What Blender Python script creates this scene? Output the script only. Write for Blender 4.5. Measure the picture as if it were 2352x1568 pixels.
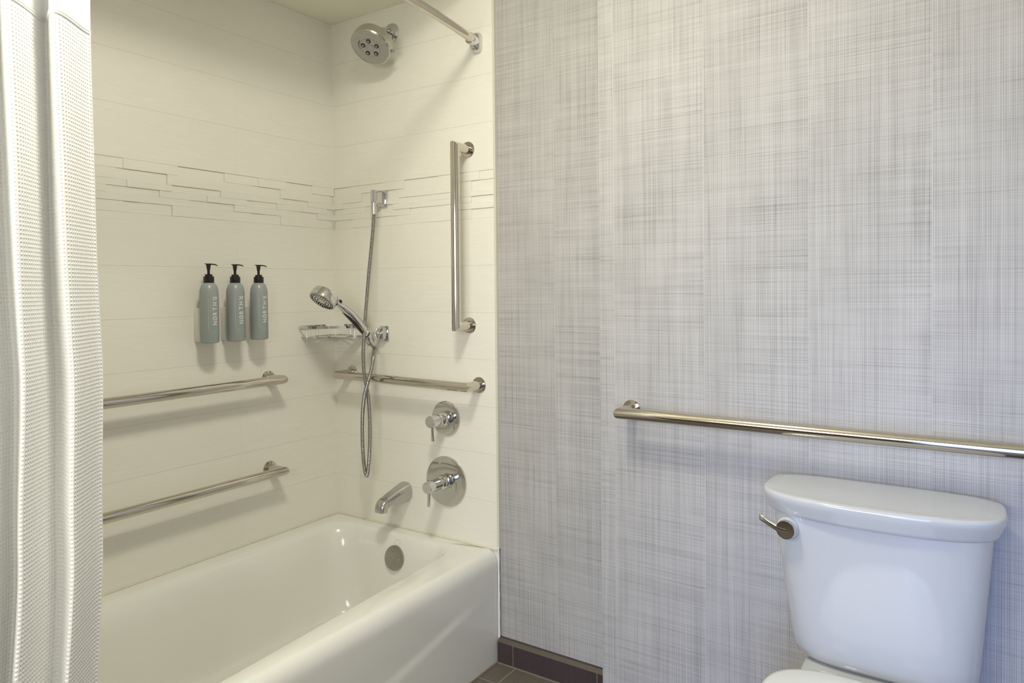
import bpy, bmesh, math, random
from math import sin, cos, pi, sqrt, radians, atan2
from mathutils import Vector, Matrix

for o in list(bpy.data.objects):
    bpy.data.objects.remove(o, do_unlink=True)
sc = bpy.context.scene
COL = sc.collection
V = Vector

# ------------------------------------------------------------------ key sizes
TH = 0.1575                 # height of one row of wall tile
H = 0.3707                  # bathtub rim
W = 4.8166 * TH             # width of tub alcove (tile return)
TOP = H + 12 * TH           # ceiling over the tub
RTOP = TOP + 0.20           # room ceiling
JX, JY = 1.192, -0.10       # papered wall steps forward here
RX, BY = 3.0, -2.75         # right wall, wall behind the viewer

# ------------------------------------------------------------------ camera
yaw, pitch, roll, FPX = -0.5867, -0.0179, -0.0100, 1640.0
fw = V((sin(yaw)*cos(pitch), cos(yaw)*cos(pitch), sin(pitch)))
r0 = V((cos(yaw), -sin(yaw), 0)); u0 = r0.cross(fw)
rr = r0*cos(roll) + u0*sin(roll); uu = -r0*sin(roll) + u0*cos(roll)
cam = bpy.data.cameras.new('camera'); cam.sensor_width = 36.0; cam.lens = FPX*36/2352
cam.shift_y = -91.66/2352; cam.clip_start = 0.02
co = bpy.data.objects.new('camera', cam); COL.objects.link(co)
m = Matrix((rr, uu, -fw)).transposed().to_4x4(); m.translation = V((13.3838*TH, -12.2513*TH, 5.4999*TH + H))
co.matrix_world = m
sc.camera = co

# ------------------------------------------------------------------ world, lights, exposure
wd = bpy.data.worlds.new('world'); sc.world = wd; wd.use_nodes = True
wd.node_tree.nodes['Background'].inputs[0].default_value = (0.8, 0.85, 1.0, 1)
wd.node_tree.nodes['Background'].inputs[1].default_value = 0.3

def area(name, loc, target, sx, sy, power, col, shape='RECTANGLE', spread=180):
    l = bpy.data.lights.new(name, 'AREA'); l.shape = shape; l.size = sx; l.size_y = sy
    l.energy = power; l.color = col; l.spread = radians(spread)
    o = bpy.data.objects.new(name, l); COL.objects.link(o); o.location = loc
    o.rotation_euler = (V(target)-V(loc)).to_track_quat('-Z', 'Y').to_euler()
    return o
# warm ceiling lamp in front of the tub, low cool light from an added doorway behind the viewer
def bulb(name, loc, rad, power, col):
    l = bpy.data.lights.new(name, 'POINT'); l.shadow_soft_size = rad; l.energy = power; l.color = col
    o = bpy.data.objects.new(name, l); COL.objects.link(o); o.location = loc
area('ceiling_lamp', (1.29, -1.12, RTOP-0.02), (1.29, -1.12, 0), 0.30, 0.30, 13.0, (1.0, 0.962, 0.83), 'DISK')
bulb('ceiling_lamp_glow', (1.29, -1.12, RTOP-0.12), 0.10, 5.5, (1.0, 0.962, 0.83))
area('fill_light', (1.2, BY+0.05, 1.45), (0.8, 0, 1.15), 1.7, 0.6, 28, (1.0, 0.985, 0.90))  # broad fill added behind the viewer; no such lamp is seen
area('low_cool_light', (2.25, BY+0.03, 0.95), (2.2, 0, 0.30), 0.8, 1.7, 5.6, (0.28, 0.45, 1.0), 'RECTANGLE', 70)  # low cool light, set in the added doorway

sc.view_settings.view_transform = 'Standard'; sc.view_settings.look = 'None'
sc.view_settings.gamma = 1.0; sc.view_settings.exposure = 0.31
sc.view_settings.use_curve_mapping = False

# ------------------------------------------------------------------ materials
def new_mat(name):
    m = bpy.data.materials.new(name); m.use_nodes = True
    return m, m.node_tree, m.node_tree.nodes['Principled BSDF']
def simple(name, col, rough=0.4, metal=0.0, coat=0.0, noise=0.0, nscale=60, bump=0.0, spec=0.5):
    m, nt, b = new_mat(name)
    b.inputs['Base Color'].default_value = (*col, 1); b.inputs['Roughness'].default_value = rough
    b.inputs['Metallic'].default_value = metal; b.inputs['Coat Weight'].default_value = coat
    b.inputs['Specular IOR Level'].default_value = spec
    tc = nt.nodes.new('ShaderNodeTexCoord'); nz = nt.nodes.new('ShaderNodeTexNoise')
    nz.inputs['Scale'].default_value = nscale; nz.inputs['Detail'].default_value = 4
    nt.links.new(tc.outputs['Object'], nz.inputs['Vector'])
    mr = nt.nodes.new('ShaderNodeMapRange')
    mr.inputs[3].default_value = max(0.02, rough*(1-0.25)); mr.inputs[4].default_value = rough*1.25
    nt.links.new(nz.outputs[0], mr.inputs[0]); nt.links.new(mr.outputs[0], b.inputs['Roughness'])
    if noise > 0:
        mx = nt.nodes.new('ShaderNodeMix'); mx.data_type = 'RGBA'
        mx.inputs[6].default_value = (*[c*(1-noise) for c in col], 1); mx.inputs[7].default_value = (*[min(1, c*(1+noise*.4)) for c in col], 1)
        nt.links.new(nz.outputs[0], mx.inputs[0]); nt.links.new(mx.outputs[2], b.inputs['Base Color'])
    if bump > 0:
        bp = nt.nodes.new('ShaderNodeBump'); bp.inputs['Distance'].default_value = bump; bp.inputs['Strength'].default_value = 0.6
        nt.links.new(nz.outputs[0], bp.inputs['Height']); nt.links.new(bp.outputs[0], b.inputs['Normal'])
    return m

class NB:                                   # small node-building helper
    def __init__(s, nt): s.nt = nt
    def n(s, t, **k):
        nd = s.nt.nodes.new(t)
        for a, v in k.items(): setattr(nd, a, v)
        return nd
    def put(s, sock, v):
        if isinstance(v, (int, float)): sock.default_value = v
        elif isinstance(v, tuple): sock.default_value = v
        else: s.nt.links.new(v, sock)
    def math(s, op, a, b=0.0, c=0.0, clamp=False):
        nd = s.n('ShaderNodeMath', operation=op, use_clamp=clamp)
        s.put(nd.inputs[0], a); s.put(nd.inputs[1], b); s.put(nd.inputs[2], c)
        return nd.outputs[0]
    def comb(s, x, y, z):
        nd = s.n('ShaderNodeCombineXYZ')
        for i, v in enumerate((x, y, z)): s.put(nd.inputs[i], v)
        return nd.outputs[0]
    def noise(s, vec, scale=1.0, detail=2.0, rough=0.5):
        nd = s.n('ShaderNodeTexNoise'); s.put(nd.inputs['Vector'], vec); s.put(nd.inputs['Scale'], scale)
        s.put(nd.inputs['Detail'], detail); s.put(nd.inputs['Roughness'], rough)
        return nd.outputs[0]
    def rng(s, v, a, b, c, d, smooth=False):
        nd = s.n('ShaderNodeMapRange'); nd.clamp = True
        if smooth: nd.interpolation_type = 'SMOOTHSTEP'
        for i, x in enumerate((v, a, b, c, d)): s.put(nd.inputs[i], x)
        return nd.outputs[0]
    def mix(s, f, a, b):
        nd = s.n('ShaderNodeMix', data_type='RGBA'); s.put(nd.inputs[0], f)
        s.put(nd.inputs[6], (*a, 1) if isinstance(a, tuple) else a); s.put(nd.inputs[7], (*b, 1) if isinstance(b, tuple) else b)
        return nd.outputs[2]
    def xyz(s):
        tc = s.n('ShaderNodeTexCoord'); sp = s.n('ShaderNodeSeparateXYZ')
        s.nt.links.new(tc.outputs['Object'], sp.inputs[0]); return sp.outputs
    def bump(s, h, dist, strength=1.0):
        nd = s.n('ShaderNodeBump'); s.put(nd.inputs['Height'], h); nd.inputs['Distance'].default_value = dist
        nd.inputs['Strength'].default_value = strength
        return nd.outputs[0]

def gap(nb, u, off, period, half):
    """1 on a joint, 0 elsewhere; joints at off + k*period"""
    t = nb.math('DIVIDE', nb.math('SUBTRACT', u, off), period)
    f = nb.math('ABSOLUTE', nb.math('SUBTRACT', t, nb.math('ROUND', t)))
    return nb.rng(nb.math('MULTIPLY', f, period), half*0.5, half*1.5, 1.0, 0.0)

def tile_mat(name, axis, off):
    m, nt, b = new_mat(name); nb = NB(nt); X = nb.xyz()
    u = X[axis]; z = X[2]
    gh = gap(nb, z, H, TH, 0.0008); gv = gap(nb, u, off, 0.655, 0.0005)
    # no joints inside the raised mosaic band
    band = nb.math('MULTIPLY', nb.math('GREATER_THAN', z, H+7*TH+0.004), nb.math('LESS_THAN', z, H+8*TH-0.004))
    nob = nb.math('SUBTRACT', 1.0, band)
    g = nb.math('MAXIMUM', nb.math('MULTIPLY', gh, nob), nb.math('MULTIPLY', nb.math('MULTIPLY', gv, 0.55), nob))
    # fine horizontal combed lines in the glaze
    row = nb.math('FLOOR', nb.math('DIVIDE', nb.math('SUBTRACT', z, H), TH))
    st = nb.noise(nb.comb(nb.math('MULTIPLY', u, 14.0), nb.math('MULTIPLY', row, 3.7), nb.math('MULTIPLY', z, 420.0)), 1.0, 2.0, 0.6)
    patch = nb.rng(nb.noise(nb.comb(nb.math('MULTIPLY', u, 4.0), row, nb.math('MULTIPLY', z, 7.0)), 1.0, 1.0), 0.35, 0.65, 0.45, 1.0)
    st2 = nb.math('MULTIPLY', nb.math('SUBTRACT', st, 0.5), patch)
    hgt = nb.math('SUBTRACT', nb.math('MULTIPLY', st2, 0.55), g)
    nt.links.new(nb.bump(hgt, 0.0011, 0.55), b.inputs['Normal'])
    c = nb.mix(nb.rng(st2, -0.2, 0.2, 0.0, 1.0), (0.815, 0.79, 0.71), (0.865, 0.84, 0.765))
    c = nb.mix(nb.math('MULTIPLY', g, 0.32), c, (0.66, 0.60, 0.50))
    nt.links.new(c, b.inputs['Base Color'])
    b.inputs['Roughness'].default_value = 0.34; b.inputs['Specular IOR Level'].default_value = 0.35
    return m

def linen_mat(name, axis, light, dark, strips=True, scale=1.0, rough=0.6, axis2=2):
    """woven cross-hatched threads, vertical and horizontal"""
    m, nt, b = new_mat(name); nb = NB(nt); X = nb.xyz()
    u = X[axis]; z = X[axis2]
    sid = nb.math('FLOOR', nb.math('DIVIDE', nb.math('SUBTRACT', u, 1.494-0.257*6), 0.257)) if strips else 0.0
    so = nb.math('MULTIPLY', sid, 17.3)
    def threads(a, c, f, seed, lo, hi, run=2.2):
        lng = nb.math('ADD', nb.math('MULTIPLY', c, run), nb.math('ADD', so, seed))
        n1 = nb.noise(nb.comb(nb.math('MULTIPLY', a, f), lng, seed), 1.0, 0.6, 0.5)
        return nb.rng(n1, lo, hi, 1.0, 0.0, True)
    def weave(a, c, per, seed):
        wob = nb.noise(nb.comb(nb.math('MULTIPLY', a, 60.0), nb.math('MULTIPLY', c, 0.8), seed), 1.0, 1.0)
        ph = nb.math('ADD', nb.math('MULTIPLY', a, 2*pi/per), nb.math('MULTIPLY', wob, 7.0))
        return nb.math('ADD', nb.math('MULTIPLY', nb.math('SINE', ph), 0.5), 0.5)
    v1 = threads(u, z, 520*scale, 1.3, 0.30, 0.66)
    v2 = threads(u, z, 210*scale, 8.1, 0.28, 0.46, 4.0)
    h1 = threads(z, u, 480*scale, 4.9, 0.30, 0.66)
    h2 = threads(z, u, 260*scale, 6.2, 0.25, 0.42, 4.5)
    wv = weave(u, z, 0.0042, 2.0); wh = weave(z, u, 0.0038, 5.0)
    soft = nb.noise(nb.comb(nb.math('MULTIPLY', u, 5.0), sid, nb.math('MULTIPLY', z, 3.0)), 1.0, 3.0)
    vm = nb.rng(nb.noise(nb.comb(nb.math('MULTIPLY', u, 16.0), nb.math('ADD', so, 3.3), nb.math('MULTIPLY', z, 5.0)), 1.0, 2.0), 0.3, 0.7, 0.70, 1.1)
    hm = nb.rng(nb.noise(nb.comb(nb.math('MULTIPLY', u, 5.0), nb.math('ADD', so, 9.1), nb.math('MULTIPLY', z, 18.0)), 1.0, 2.0), 0.3, 0.7, 0.55, 1.1)
    a = nb.math('MULTIPLY', nb.math('ADD', nb.math('ADD', nb.math('MULTIPLY', v1, 0.19), nb.math('MULTIPLY', v2, 0.09)), nb.math('MULTIPLY', wv, 0.24)), vm)
    c = nb.math('MULTIPLY', nb.math('ADD', nb.math('ADD', nb.math('MULTIPLY', h1, 0.17), nb.math('MULTIPLY', h2, 0.13)), nb.math('MULTIPLY', wh, 0.12)), hm)
    f = nb.math('ADD', nb.math('ADD', a, c), nb.rng(soft, 0.3, 0.7, -0.05, 0.05), clamp=True)
    col = nb.mix(f, light, dark)
    if strips:
        sv = nb.n('ShaderNodeTexWhiteNoise', noise_dimensions='1D'); nb.put(sv.inputs[1], sid)
        k = nb.rng(sv.outputs[0], 0.0, 1.0, 0.0, 0.06)
        col = nb.mix(k, col, tuple(x*0.55 for x in light))
        g = gap(nb, u, 1.494, 0.257, 0.0005)
        col = nb.mix(nb.math('MULTIPLY', g, 0.25), col, (0.95, 0.95, 0.95))
    nt.links.new(col, b.inputs['Base Color'])
    nt.links.new(nb.bump(f, 0.0003, 0.3), b.inputs['Normal'])
    b.inputs['Roughness'].default_value = rough; b.inputs['Specular IOR Level'].default_value = 0.3
    return m

def waffle_mat():
    m, nt, b = new_mat('waffle_weave_cotton'); nb = NB(nt)
    tc = nb.n('ShaderNodeTexCoord'); sp = nb.n('ShaderNodeSeparateXYZ'); nt.links.new(tc.outputs['UV'], sp.inputs[0])
    def tri(a):
        f = nb.math('FRACT', nb.math('DIVIDE', a, 0.0070))
        return nb.math('ABSOLUTE', nb.math('SUBTRACT', nb.math('MULTIPLY', f, 2.0), 1.0))
    mx = nb.math('MAXIMUM', tri(sp.outputs[0]), tri(sp.outputs[1]))
    hgt = nb.rng(mx, 0.15, 0.86, 0.0, 1.0, True)
    fine = nb.noise(nb.comb(nb.math('MULTIPLY', sp.outputs[0], 1500.0), nb.math('MULTIPLY', sp.outputs[1], 1500.0), 0.0), 1.0, 2.0)
    hh = nb.math('ADD', hgt, nb.math('MULTIPLY', fine, 0.12))
    nt.links.new(nb.bump(hh, 0.0014, 0.75), b.inputs['Normal'])
    b.inputs['Base Color'].default_value = (0.95, 0.95, 0.93, 1); b.inputs['Roughness'].default_value = 0.85
    b.inputs['Specular IOR Level'].default_value = 0.2
    out = nt.nodes['Material Output']; tr = nb.n('ShaderNodeBsdfTranslucent'); tr.inputs[0].default_value = (0.92, 0.92, 0.86, 1)
    ms = nb.n('ShaderNodeMixShader'); ms.inputs[0].default_value = 0.18
    nt.links.new(b.outputs[0], ms.inputs[1]); nt.links.new(tr.outputs[0], ms.inputs[2]); nt.links.new(ms.outputs[0], out.inputs['Surface'])
    return m

M = {}
M['tile_x'] = tile_mat('white_combed_tile_long_wall', 1, -0.4313)
M['tile_y'] = tile_mat('white_combed_tile_end_wall', 0, 0.1285)
M['paper'] = linen_mat('linen_wallpaper', 0, (0.575, 0.560, 0.545), (0.130, 0.123, 0.122))
M['paper_y'] = linen_mat('linen_wallpaper_side', 1, (0.575, 0.560, 0.545), (0.130, 0.123, 0.122), strips=False)
M['base'] = linen_mat('dark_linen_tile', 0, (0.085, 0.060, 0.062), (0.035, 0.025, 0.028), strips=False, rough=0.35)
M['base_top'] = simple('dark_brown_tile_edge', (0.11, 0.09, 0.065), 0.5, noise=0.25, nscale=40)
M['grout'] = simple('grey_tan_grout', (0.26, 0.22, 0.17), 0.85, noise=0.3, nscale=120)
M['enamel'] = simple('white_enamel', (0.80, 0.795, 0.74), 0.12, coat=0.25, noise=0.03, nscale=5)
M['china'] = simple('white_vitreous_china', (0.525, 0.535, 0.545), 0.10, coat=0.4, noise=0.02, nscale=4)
M['seat'] = simple('white_seat_plastic', (0.70, 0.70, 0.68), 0.25, noise=0.02, nscale=6)
M['chrome'] = simple('polished_chrome', (0.66, 0.66, 0.665), 0.06, metal=1.0, noise=0.05, nscale=30)
M['chrome_worn'] = simple('water_spotted_chrome', (0.60, 0.59, 0.57), 0.20, metal=1.0, noise=0.35, nscale=220, bump=0.0003)
M['hose'] = simple('dull_hose_metal', (0.40, 0.39, 0.37), 0.20, metal=1.0, noise=0.1, nscale=60)
M['satin'] = simple('satin_chrome', (0.58, 0.57, 0.53), 0.16, metal=1.0, noise=0.06, nscale=40)
M['steel'] = simple('polished_stainless_steel', (0.61, 0.565, 0.50), 0.09, metal=1.0, noise=0.05, nscale=30)
M['nickel'] = simple('dull_nickel', (0.42, 0.40, 0.36), 0.32, metal=1.0, noise=0.15, nscale=80)
M['rubber'] = simple('black_rubber', (0.015, 0.012, 0.011), 0.4)
M['black'] = simple('black_plastic', (0.012, 0.007, 0.007), 0.28)
M['ring'] = simple('grey_nozzle_plate', (0.46, 0.455, 0.43), 0.32, metal=0.6, noise=0.25, nscale=110)
M['bottle'] = simple('grey_green_bottle', (0.305, 0.335, 0.33), 0.30, noise=0.04, nscale=8)
M['ink_white'] = simple('white_print', (0.72, 0.76, 0.74), 0.5)
M['ink_green'] = simple('green_print', (0.26, 0.50, 0.40), 0.5)
M['bracket'] = simple('white_plastic_bracket', (0.78, 0.76, 0.70), 0.4)
M['ceil'] = simple('painted_ceiling', (0.93, 0.915, 0.76), 0.8, noise=0.03, nscale=20)
M['caulk'] = simple('yellowed_caulk', (0.74, 0.70, 0.56), 0.6, noise=0.2, nscale=70)
M['caulk_c'] = simple('cream_caulk', (0.80, 0.77, 0.68), 0.5, noise=0.05, nscale=60)
M['caulk_w'] = simple('white_caulk', (0.86, 0.87, 0.86), 0.45, noise=0.08, nscale=60)
M['edge'] = simple('pale_metal_edge_strip', (0.72, 0.70, 0.60), 0.35, metal=0.15, noise=0.05, nscale=40)
M['voile'] = simple('smooth_white_voile', (0.84, 0.85, 0.84), 0.45, noise=0.02, nscale=10)
M['waffle'] = waffle_mat()
M['plainwall'] = simple('painted_room_wall', (0.74, 0.73, 0.70), 0.8, noise=0.05, nscale=10)
M['dark_panel'] = simple('dark_brown_panel', (0.10, 0.065, 0.045), 0.5, noise=0.3, nscale=15)  # only for the added reflection panel
def floor_mat():
    m = linen_mat('dark_linen_floor_tile', 0, (0.175, 0.150, 0.125), (0.06, 0.05, 0.042), strips=False, rough=0.45, axis2=1)
    nt = m.node_tree; nb = NB(nt); b = nt.nodes['Principled BSDF']; X = nb.xyz()
    col = b.inputs['Base Color'].links[0].from_socket
    narrow = nb.math('LESS_THAN', X[0], 0.832)
    g1 = gap(nb, X[0], 0.832, 0.61, 0.0022)
    g2 = nb.math('MULTIPLY', gap(nb, X[1], -0.118, 0.305, 0.0022), 1.0)
    g = nb.math('MAXIMUM', g1, nb.math('MAXIMUM', nb.math('MULTIPLY', g2, narrow), gap(nb, X[1], -0.42, 0.61, 0.0022)))
    nt.links.new(nb.mix(g, col, (0.27, 0.23, 0.175)), b.inputs['Base Color'])
    return m
M['floor'] = floor_mat()

# ------------------------------------------------------------------ mesh helpers (all take world coordinates)
def root_loc(p):
    while p is not None:
        if p.type == 'EMPTY': return p.location.copy()
        if p.parent is None: return p.location.copy()
        p = p.parent
    return V((0, 0, 0))
def finish(bm, name, mat, parent=None, smooth=35, uv=None):
    me = bpy.data.meshes.new(name)
    off = root_loc(parent)
    if off.length > 0: bmesh.ops.translate(bm, verts=bm.verts, vec=-off)
    bm.to_mesh(me); bm.free()
    mats = mat if isinstance(mat, list) else [mat]
    for x in mats: me.materials.append(x)
    if smooth:
        for p in me.polygons: p.use_smooth = True
        if smooth < 180: me.set_sharp_from_angle(angle=radians(smooth))
    o = bpy.data.objects.new(name, me); COL.objects.link(o)
    if parent: o.parent = parent
    return o
def thing(name, label, cat, loc, group=None):
    o = bpy.data.objects.new(name, None); COL.objects.link(o); o.location = loc
    o.empty_display_size = 0.05
    o['label'] = label; o['category'] = cat
    if group: o['group'] = group
    return o
def structure(o, label=None):
    o['kind'] = 'structure'
    if label: o['label'] = label
    return o
def add_box(bm, a, b, bev=0.0, seg=2, rot=None, mi=0):
    a = V(a); b = V(b); c = (a+b)/2; s = b-a
    t = bmesh.new(); bmesh.ops.create_cube(t, size=1.0)
    bmesh.ops.scale(t, verts=t.verts, vec=(abs(s.x), abs(s.y), abs(s.z)))
    if bev > 0: bmesh.ops.bevel(t, geom=list(t.edges), offset=bev, segments=seg, affect='EDGES', profile=0.5)
    if rot is not None: bmesh.ops.transform(t, matrix=rot.to_4x4(), verts=t.verts)
    bmesh.ops.translate(t, verts=t.verts, vec=c)
    merge(bm, t, mi)
def merge(bm, t, mi=0):
    mp = {}
    for v in t.verts: mp[v] = bm.verts.new(v.co)
    for f in t.faces:
        try:
            nf = bm.faces.new([mp[v] for v in f.verts]); nf.material_index = mi
        except ValueError: pass
    t.free()
def frame(d, up=None):
    d = V(d).normalized()
    up = V(up) if up is not None else (V((0, 0, 1)) if abs(d.z) < 0.95 else V((1, 0, 0)))
    x = up.cross(d).normalized(); y = d.cross(x)
    return x, y, d
def bridge(bm, rings, cap0=True, cap1=True, mi=0):
    n = len(rings[0])
    vs = [[bm.verts.new(p) for p in r] for r in rings]
    for i in range(len(vs)-1):
        for k in range(n):
            f = bm.faces.new((vs[i][k], vs[i][(k+1) % n], vs[i+1][(k+1) % n], vs[i+1][k])); f.material_index = mi
    if cap0: bm.faces.new(list(reversed(vs[0]))).material_index = mi
    if cap1: bm.faces.new(vs[-1]).material_index = mi
    return vs
def add_lathe(bm, org, d, prof, seg=40, mi=0, up=None, sq=None):
    """prof: (radius, distance along d); capped both ends"""
    x, y, dd = frame(d, up); org = V(org); rings = []
    for r, t in prof:
        ring = []
        for k in range(seg):
            a = 2*pi*k/seg
            ring.append(org + dd*t + (x*cos(a) + y*sin(a))*max(r, 1e-5))
        rings.append(ring)
    bridge(bm, rings, True, True, mi)
def add_tube(bm, pts, rad, seg=20, closed=False, mi=0, cap=True):
    """sweep with true mitred corners; rad number or list"""
    P = [V(p) for p in pts]; n = len(P)
    R = rad if isinstance(rad, (list, tuple)) else [rad]*n
    d0 = (P[1]-P[0]).normalized(); x, y, _ = frame(d0)
    rings = [[P[0] + (x*cos(2*pi*k/seg) + y*sin(2*pi*k/seg))*R[0] for k in range(seg)]]
    for i in range(1, n):
        d = (P[i]-P[i-1]).normalized()
        # carry frame
        x = (x - d*x.dot(d)).normalized(); y = d.cross(x)
        pn = d if i == n-1 else ((P[i+1]-P[i]).normalized() + d)
        if pn.length < 1e-6: pn = d
        pn = pn.normalized(); ring = []
        for k in range(seg):
            o = (x*cos(2*pi*k/seg) + y*sin(2*pi*k/seg))*R[i]
            t = -o.dot(pn)/max(0.2, d.dot(pn))
            ring.append(P[i] + o + d*t)
        rings.append(ring)
        if i < n-1:
            d2 = (P[i+1]-P[i]).normalized(); q = d.rotation_difference(d2)
            x = q @ x
    bridge(bm, rings, cap, cap, mi)
def add_ring(bm, org, d, prof, seg=40):
    x, y, dd = frame(d); org = V(org)
    rings = [[org+dd*t+(x*cos(2*pi*k/seg)+y*sin(2*pi*k/seg))*r for k in range(seg)] for r, t in prof]
    vs = [[bm.verts.new(p) for p in r] for r in rings]
    for i in range(len(vs)):
        for k in range(seg):
            bm.faces.new((vs[i][k], vs[i][(k+1) % seg], vs[(i+1) % len(vs)][(k+1) % seg], vs[(i+1) % len(vs)][k]))
def spline(pts, n):
    P = [V(p) for p in pts]; P = [P[0]*2-P[1]] + P + [P[-1]*2-P[-2]]; out = []
    for i in range(1, len(P)-2):
        for k in range(n):
            t = k/n; a, b, c, d = P[i-1:i+3]
            out.append(0.5*((2*b) + (c-a)*t + (2*a-5*b+4*c-d)*t*t + (3*b-a-3*c+d)*t**3))
    out.append(P[-2]); return out
def text_bm(body, size, extrude=0.0004, align='CENTER', spacing=1.0):
    cu = bpy.data.curves.new('t', 'FONT'); cu.body = body; cu.size = size; cu.extrude = extrude
    cu.align_x = align; cu.align_y = 'CENTER'; cu.space_character = spacing; cu.resolution_u = 3; cu.offset = size*0.008
    o = bpy.data.objects.new('t', cu); COL.objects.link(o)
    dg = bpy.context.evaluated_depsgraph_get(); me = bpy.data.meshes.new_from_object(o.evaluated_get(dg))
    bm = bmesh.new(); bm.from_mesh(me); bpy.data.meshes.remove(me)
    bpy.data.objects.remove(o, do_unlink=True); bpy.data.curves.remove(cu)
    return bm
def tagm(o, label, cat, group=None):
    o['label'] = label; o['category'] = cat
    if group: o['group'] = group
    return o

# ------------------------------------------------------------------ room shell
BT = 0.010     # recess behind the mosaic band
def wall_mesh(name, boxes, mat, label):
    bm = bmesh.new()
    for a, b in boxes: add_box(bm, a, b)
    return structure(finish(bm, name, mat, None, smooth=0), label)
zb0, zb1 = H+7*TH, H+8*TH
wl = wall_mesh('wall_left', [((-0.10, BY, 0), (-BT, 0.11, TOP)), ((-BT, -1.53, 0), (0, 0, zb0)), ((-BT, -1.53, zb1), (0, 0, TOP))],
               M['tile_x'], 'long wall of the tub alcove in white combed tile')
wb = wall_mesh('wall_back', [((-BT, BT, 0), (W, 0.11, TOP)), ((0, 0, 0), (W, BT, zb0)), ((0, 0, zb1), (W, BT, TOP))],
               M['tile_y'], 'end wall of the tub alcove in white combed tile, carrying the shower fittings')
wall_mesh('wall_back.001', [((W, 0.010, 0), (RX, 0.11, RTOP))], M['paper'], 'narrow strip of linen wallpaper beside the tub tile')
wall_mesh('wall_back.002', [((JX, JY, 0), (RX, 0.009, RTOP))], M['paper'], 'linen papered wall behind the toilet')
wall_mesh('wall_right', [((RX, BY, 0), (RX+0.1, 0.11, RTOP))], M['plainwall'], 'painted side wall right of the toilet')
# front wall; its doorway is unseen, added for the cool light
DX0, DX1, DH = 1.85, 2.65, 2.05
wall_mesh('wall_front', [((-0.1, BY-0.1, 0), (DX0, BY, RTOP)), ((DX1, BY-0.1, 0), (RX+0.1, BY, RTOP)), ((DX0, BY-0.1, DH), (DX1, BY, RTOP))],
          M['plainwall'], 'wall behind the viewer with an added doorway for light')
bm = bmesh.new(); add_box(bm, (0.0, BY+0.001, 0.0), (DX0-0.06, BY+0.022, 0.92), 0.002, 1); structure(finish(bm, 'reflection_panel', M['dark_panel'], None, 0), 'added dark panel behind the viewer, reflected in the steel')  # unseen panel, added to darken reflections in the metal
wall_mesh('wall_alcove', [((0, -1.64, 0), (W, -1.53, TOP))], M['tile_y'], 'foot wall of the tub alcove')
wall_mesh('floor', [((-0.1, BY-0.1, -0.05), (RX+0.1, 0.11, 0))], M['floor'], 'dark linen-look floor tile')
wall_mesh('ceiling', [((-0.1, BY-0.1, RTOP), (RX+0.1, 0.11, RTOP+0.05)), ((-0.1, BY-0.1, TOP), (W+0.012, 0.11, RTOP))], M['ceil'], 'painted ceiling')

# mosaic bands: interlocking slips set at different depths
def mosaic(name, axis, rows, parent, length, mat):
    hs = [0.19, 0.20, 0.13, 0.13, 0.14, 0.21]; tot = sum(hs); z = zb1; bm = bmesh.new()
    for hgt, row in zip(hs, rows):
        hh = hgt/tot*TH; z0 = z-hh; prev = 0.0
        for (end, lev) in row:
            a, b = prev, min(end, length); prev = b
            if b-a < 1e-4: continue
            s = {0: 0.0, 1: -0.0010, 2: 0.0006, 3: -0.0030}[lev]
            g = 0.00015
            if axis == 'x': add_box(bm, (-BT+0.0003, -b+g, z0+g), (s, -a-g, z-g), 0.0004, 1)
            else: add_box(bm, (a+g, -s, z0+g), (b-g, BT-0.0003, z-g), 0.0004, 1)
        z = z0
    return finish(bm, name, mat, parent, smooth=0)
from functools import lru_cache
def yl(*xs):  # cumulative
    return xs
rowsL = [[(.105, 2), (.225, 3), (.342, 2), (.475, 1), (.640, 3), (.81, 2), (.95, 1), (1.11, 3), (1.28, 2), (1.53, 1)],
         [(.018, 3), (.130, 1), (.250, 2), (.370, 3), (.500, 1), (.675, 2), (.83, 3), (1.0, 1), (1.2, 2), (1.53, 1)],
         [(.125, 2), (.240, 3), (.36, 1), (.490, 2), (.660, 3), (.80, 2), (.99, 1), (1.16, 3), (1.53, 2)],
         [(.035, 3), (.155, 2), (.265, 1), (.390, 3), (.54, 2), (.70, 1), (.86, 3), (1.02, 2), (1.53, 1)],
         [(.080, 2), (.195, 3), (.322, 1), (.440, 2), (.598, 3), (.765, 1), (.93, 2), (1.1, 3), (1.53, 1)],
         [(.018, 3), (.120, 1), (.250, 2), (.375, 3), (.500, 1), (.660, 2), (.81, 3), (1.0, 1), (1.53, 2)]]
rowsR = [[(.075, 3), (.255, 1), (.365, 2), (.520, 3), (.640, 1), (.70, 2), (.76, 1)],
         [(.060, 1), (.150, 2), (.330, 3), (.50, 1), (.580, 2), (.665, 1), (.76, 3)],
         [(.05, 2), (.22, 1), (.34, 2), (.49, 3), (.60, 1), (.76, 2)],
         [(.055, 3), (.17, 1), (.308, 3), (.40, 2), (.56, 1), (.665, 2), (.76, 3)],
         [(.13, 1), (.25, 2), (.39, 1), (.555, 3), (.62, 1), (.76, 2)],
         [(.105, 3), (.20, 2), (.333, 3), (.47, 1), (.60, 2), (.665, 1), (.76, 3)]]
mosaic('mosaic_band', 'x', rowsL, wl, 1.53, M['tile_x'])
mosaic('mosaic_band', 'y', rowsR, wb, W, M['tile_y'])

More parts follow.
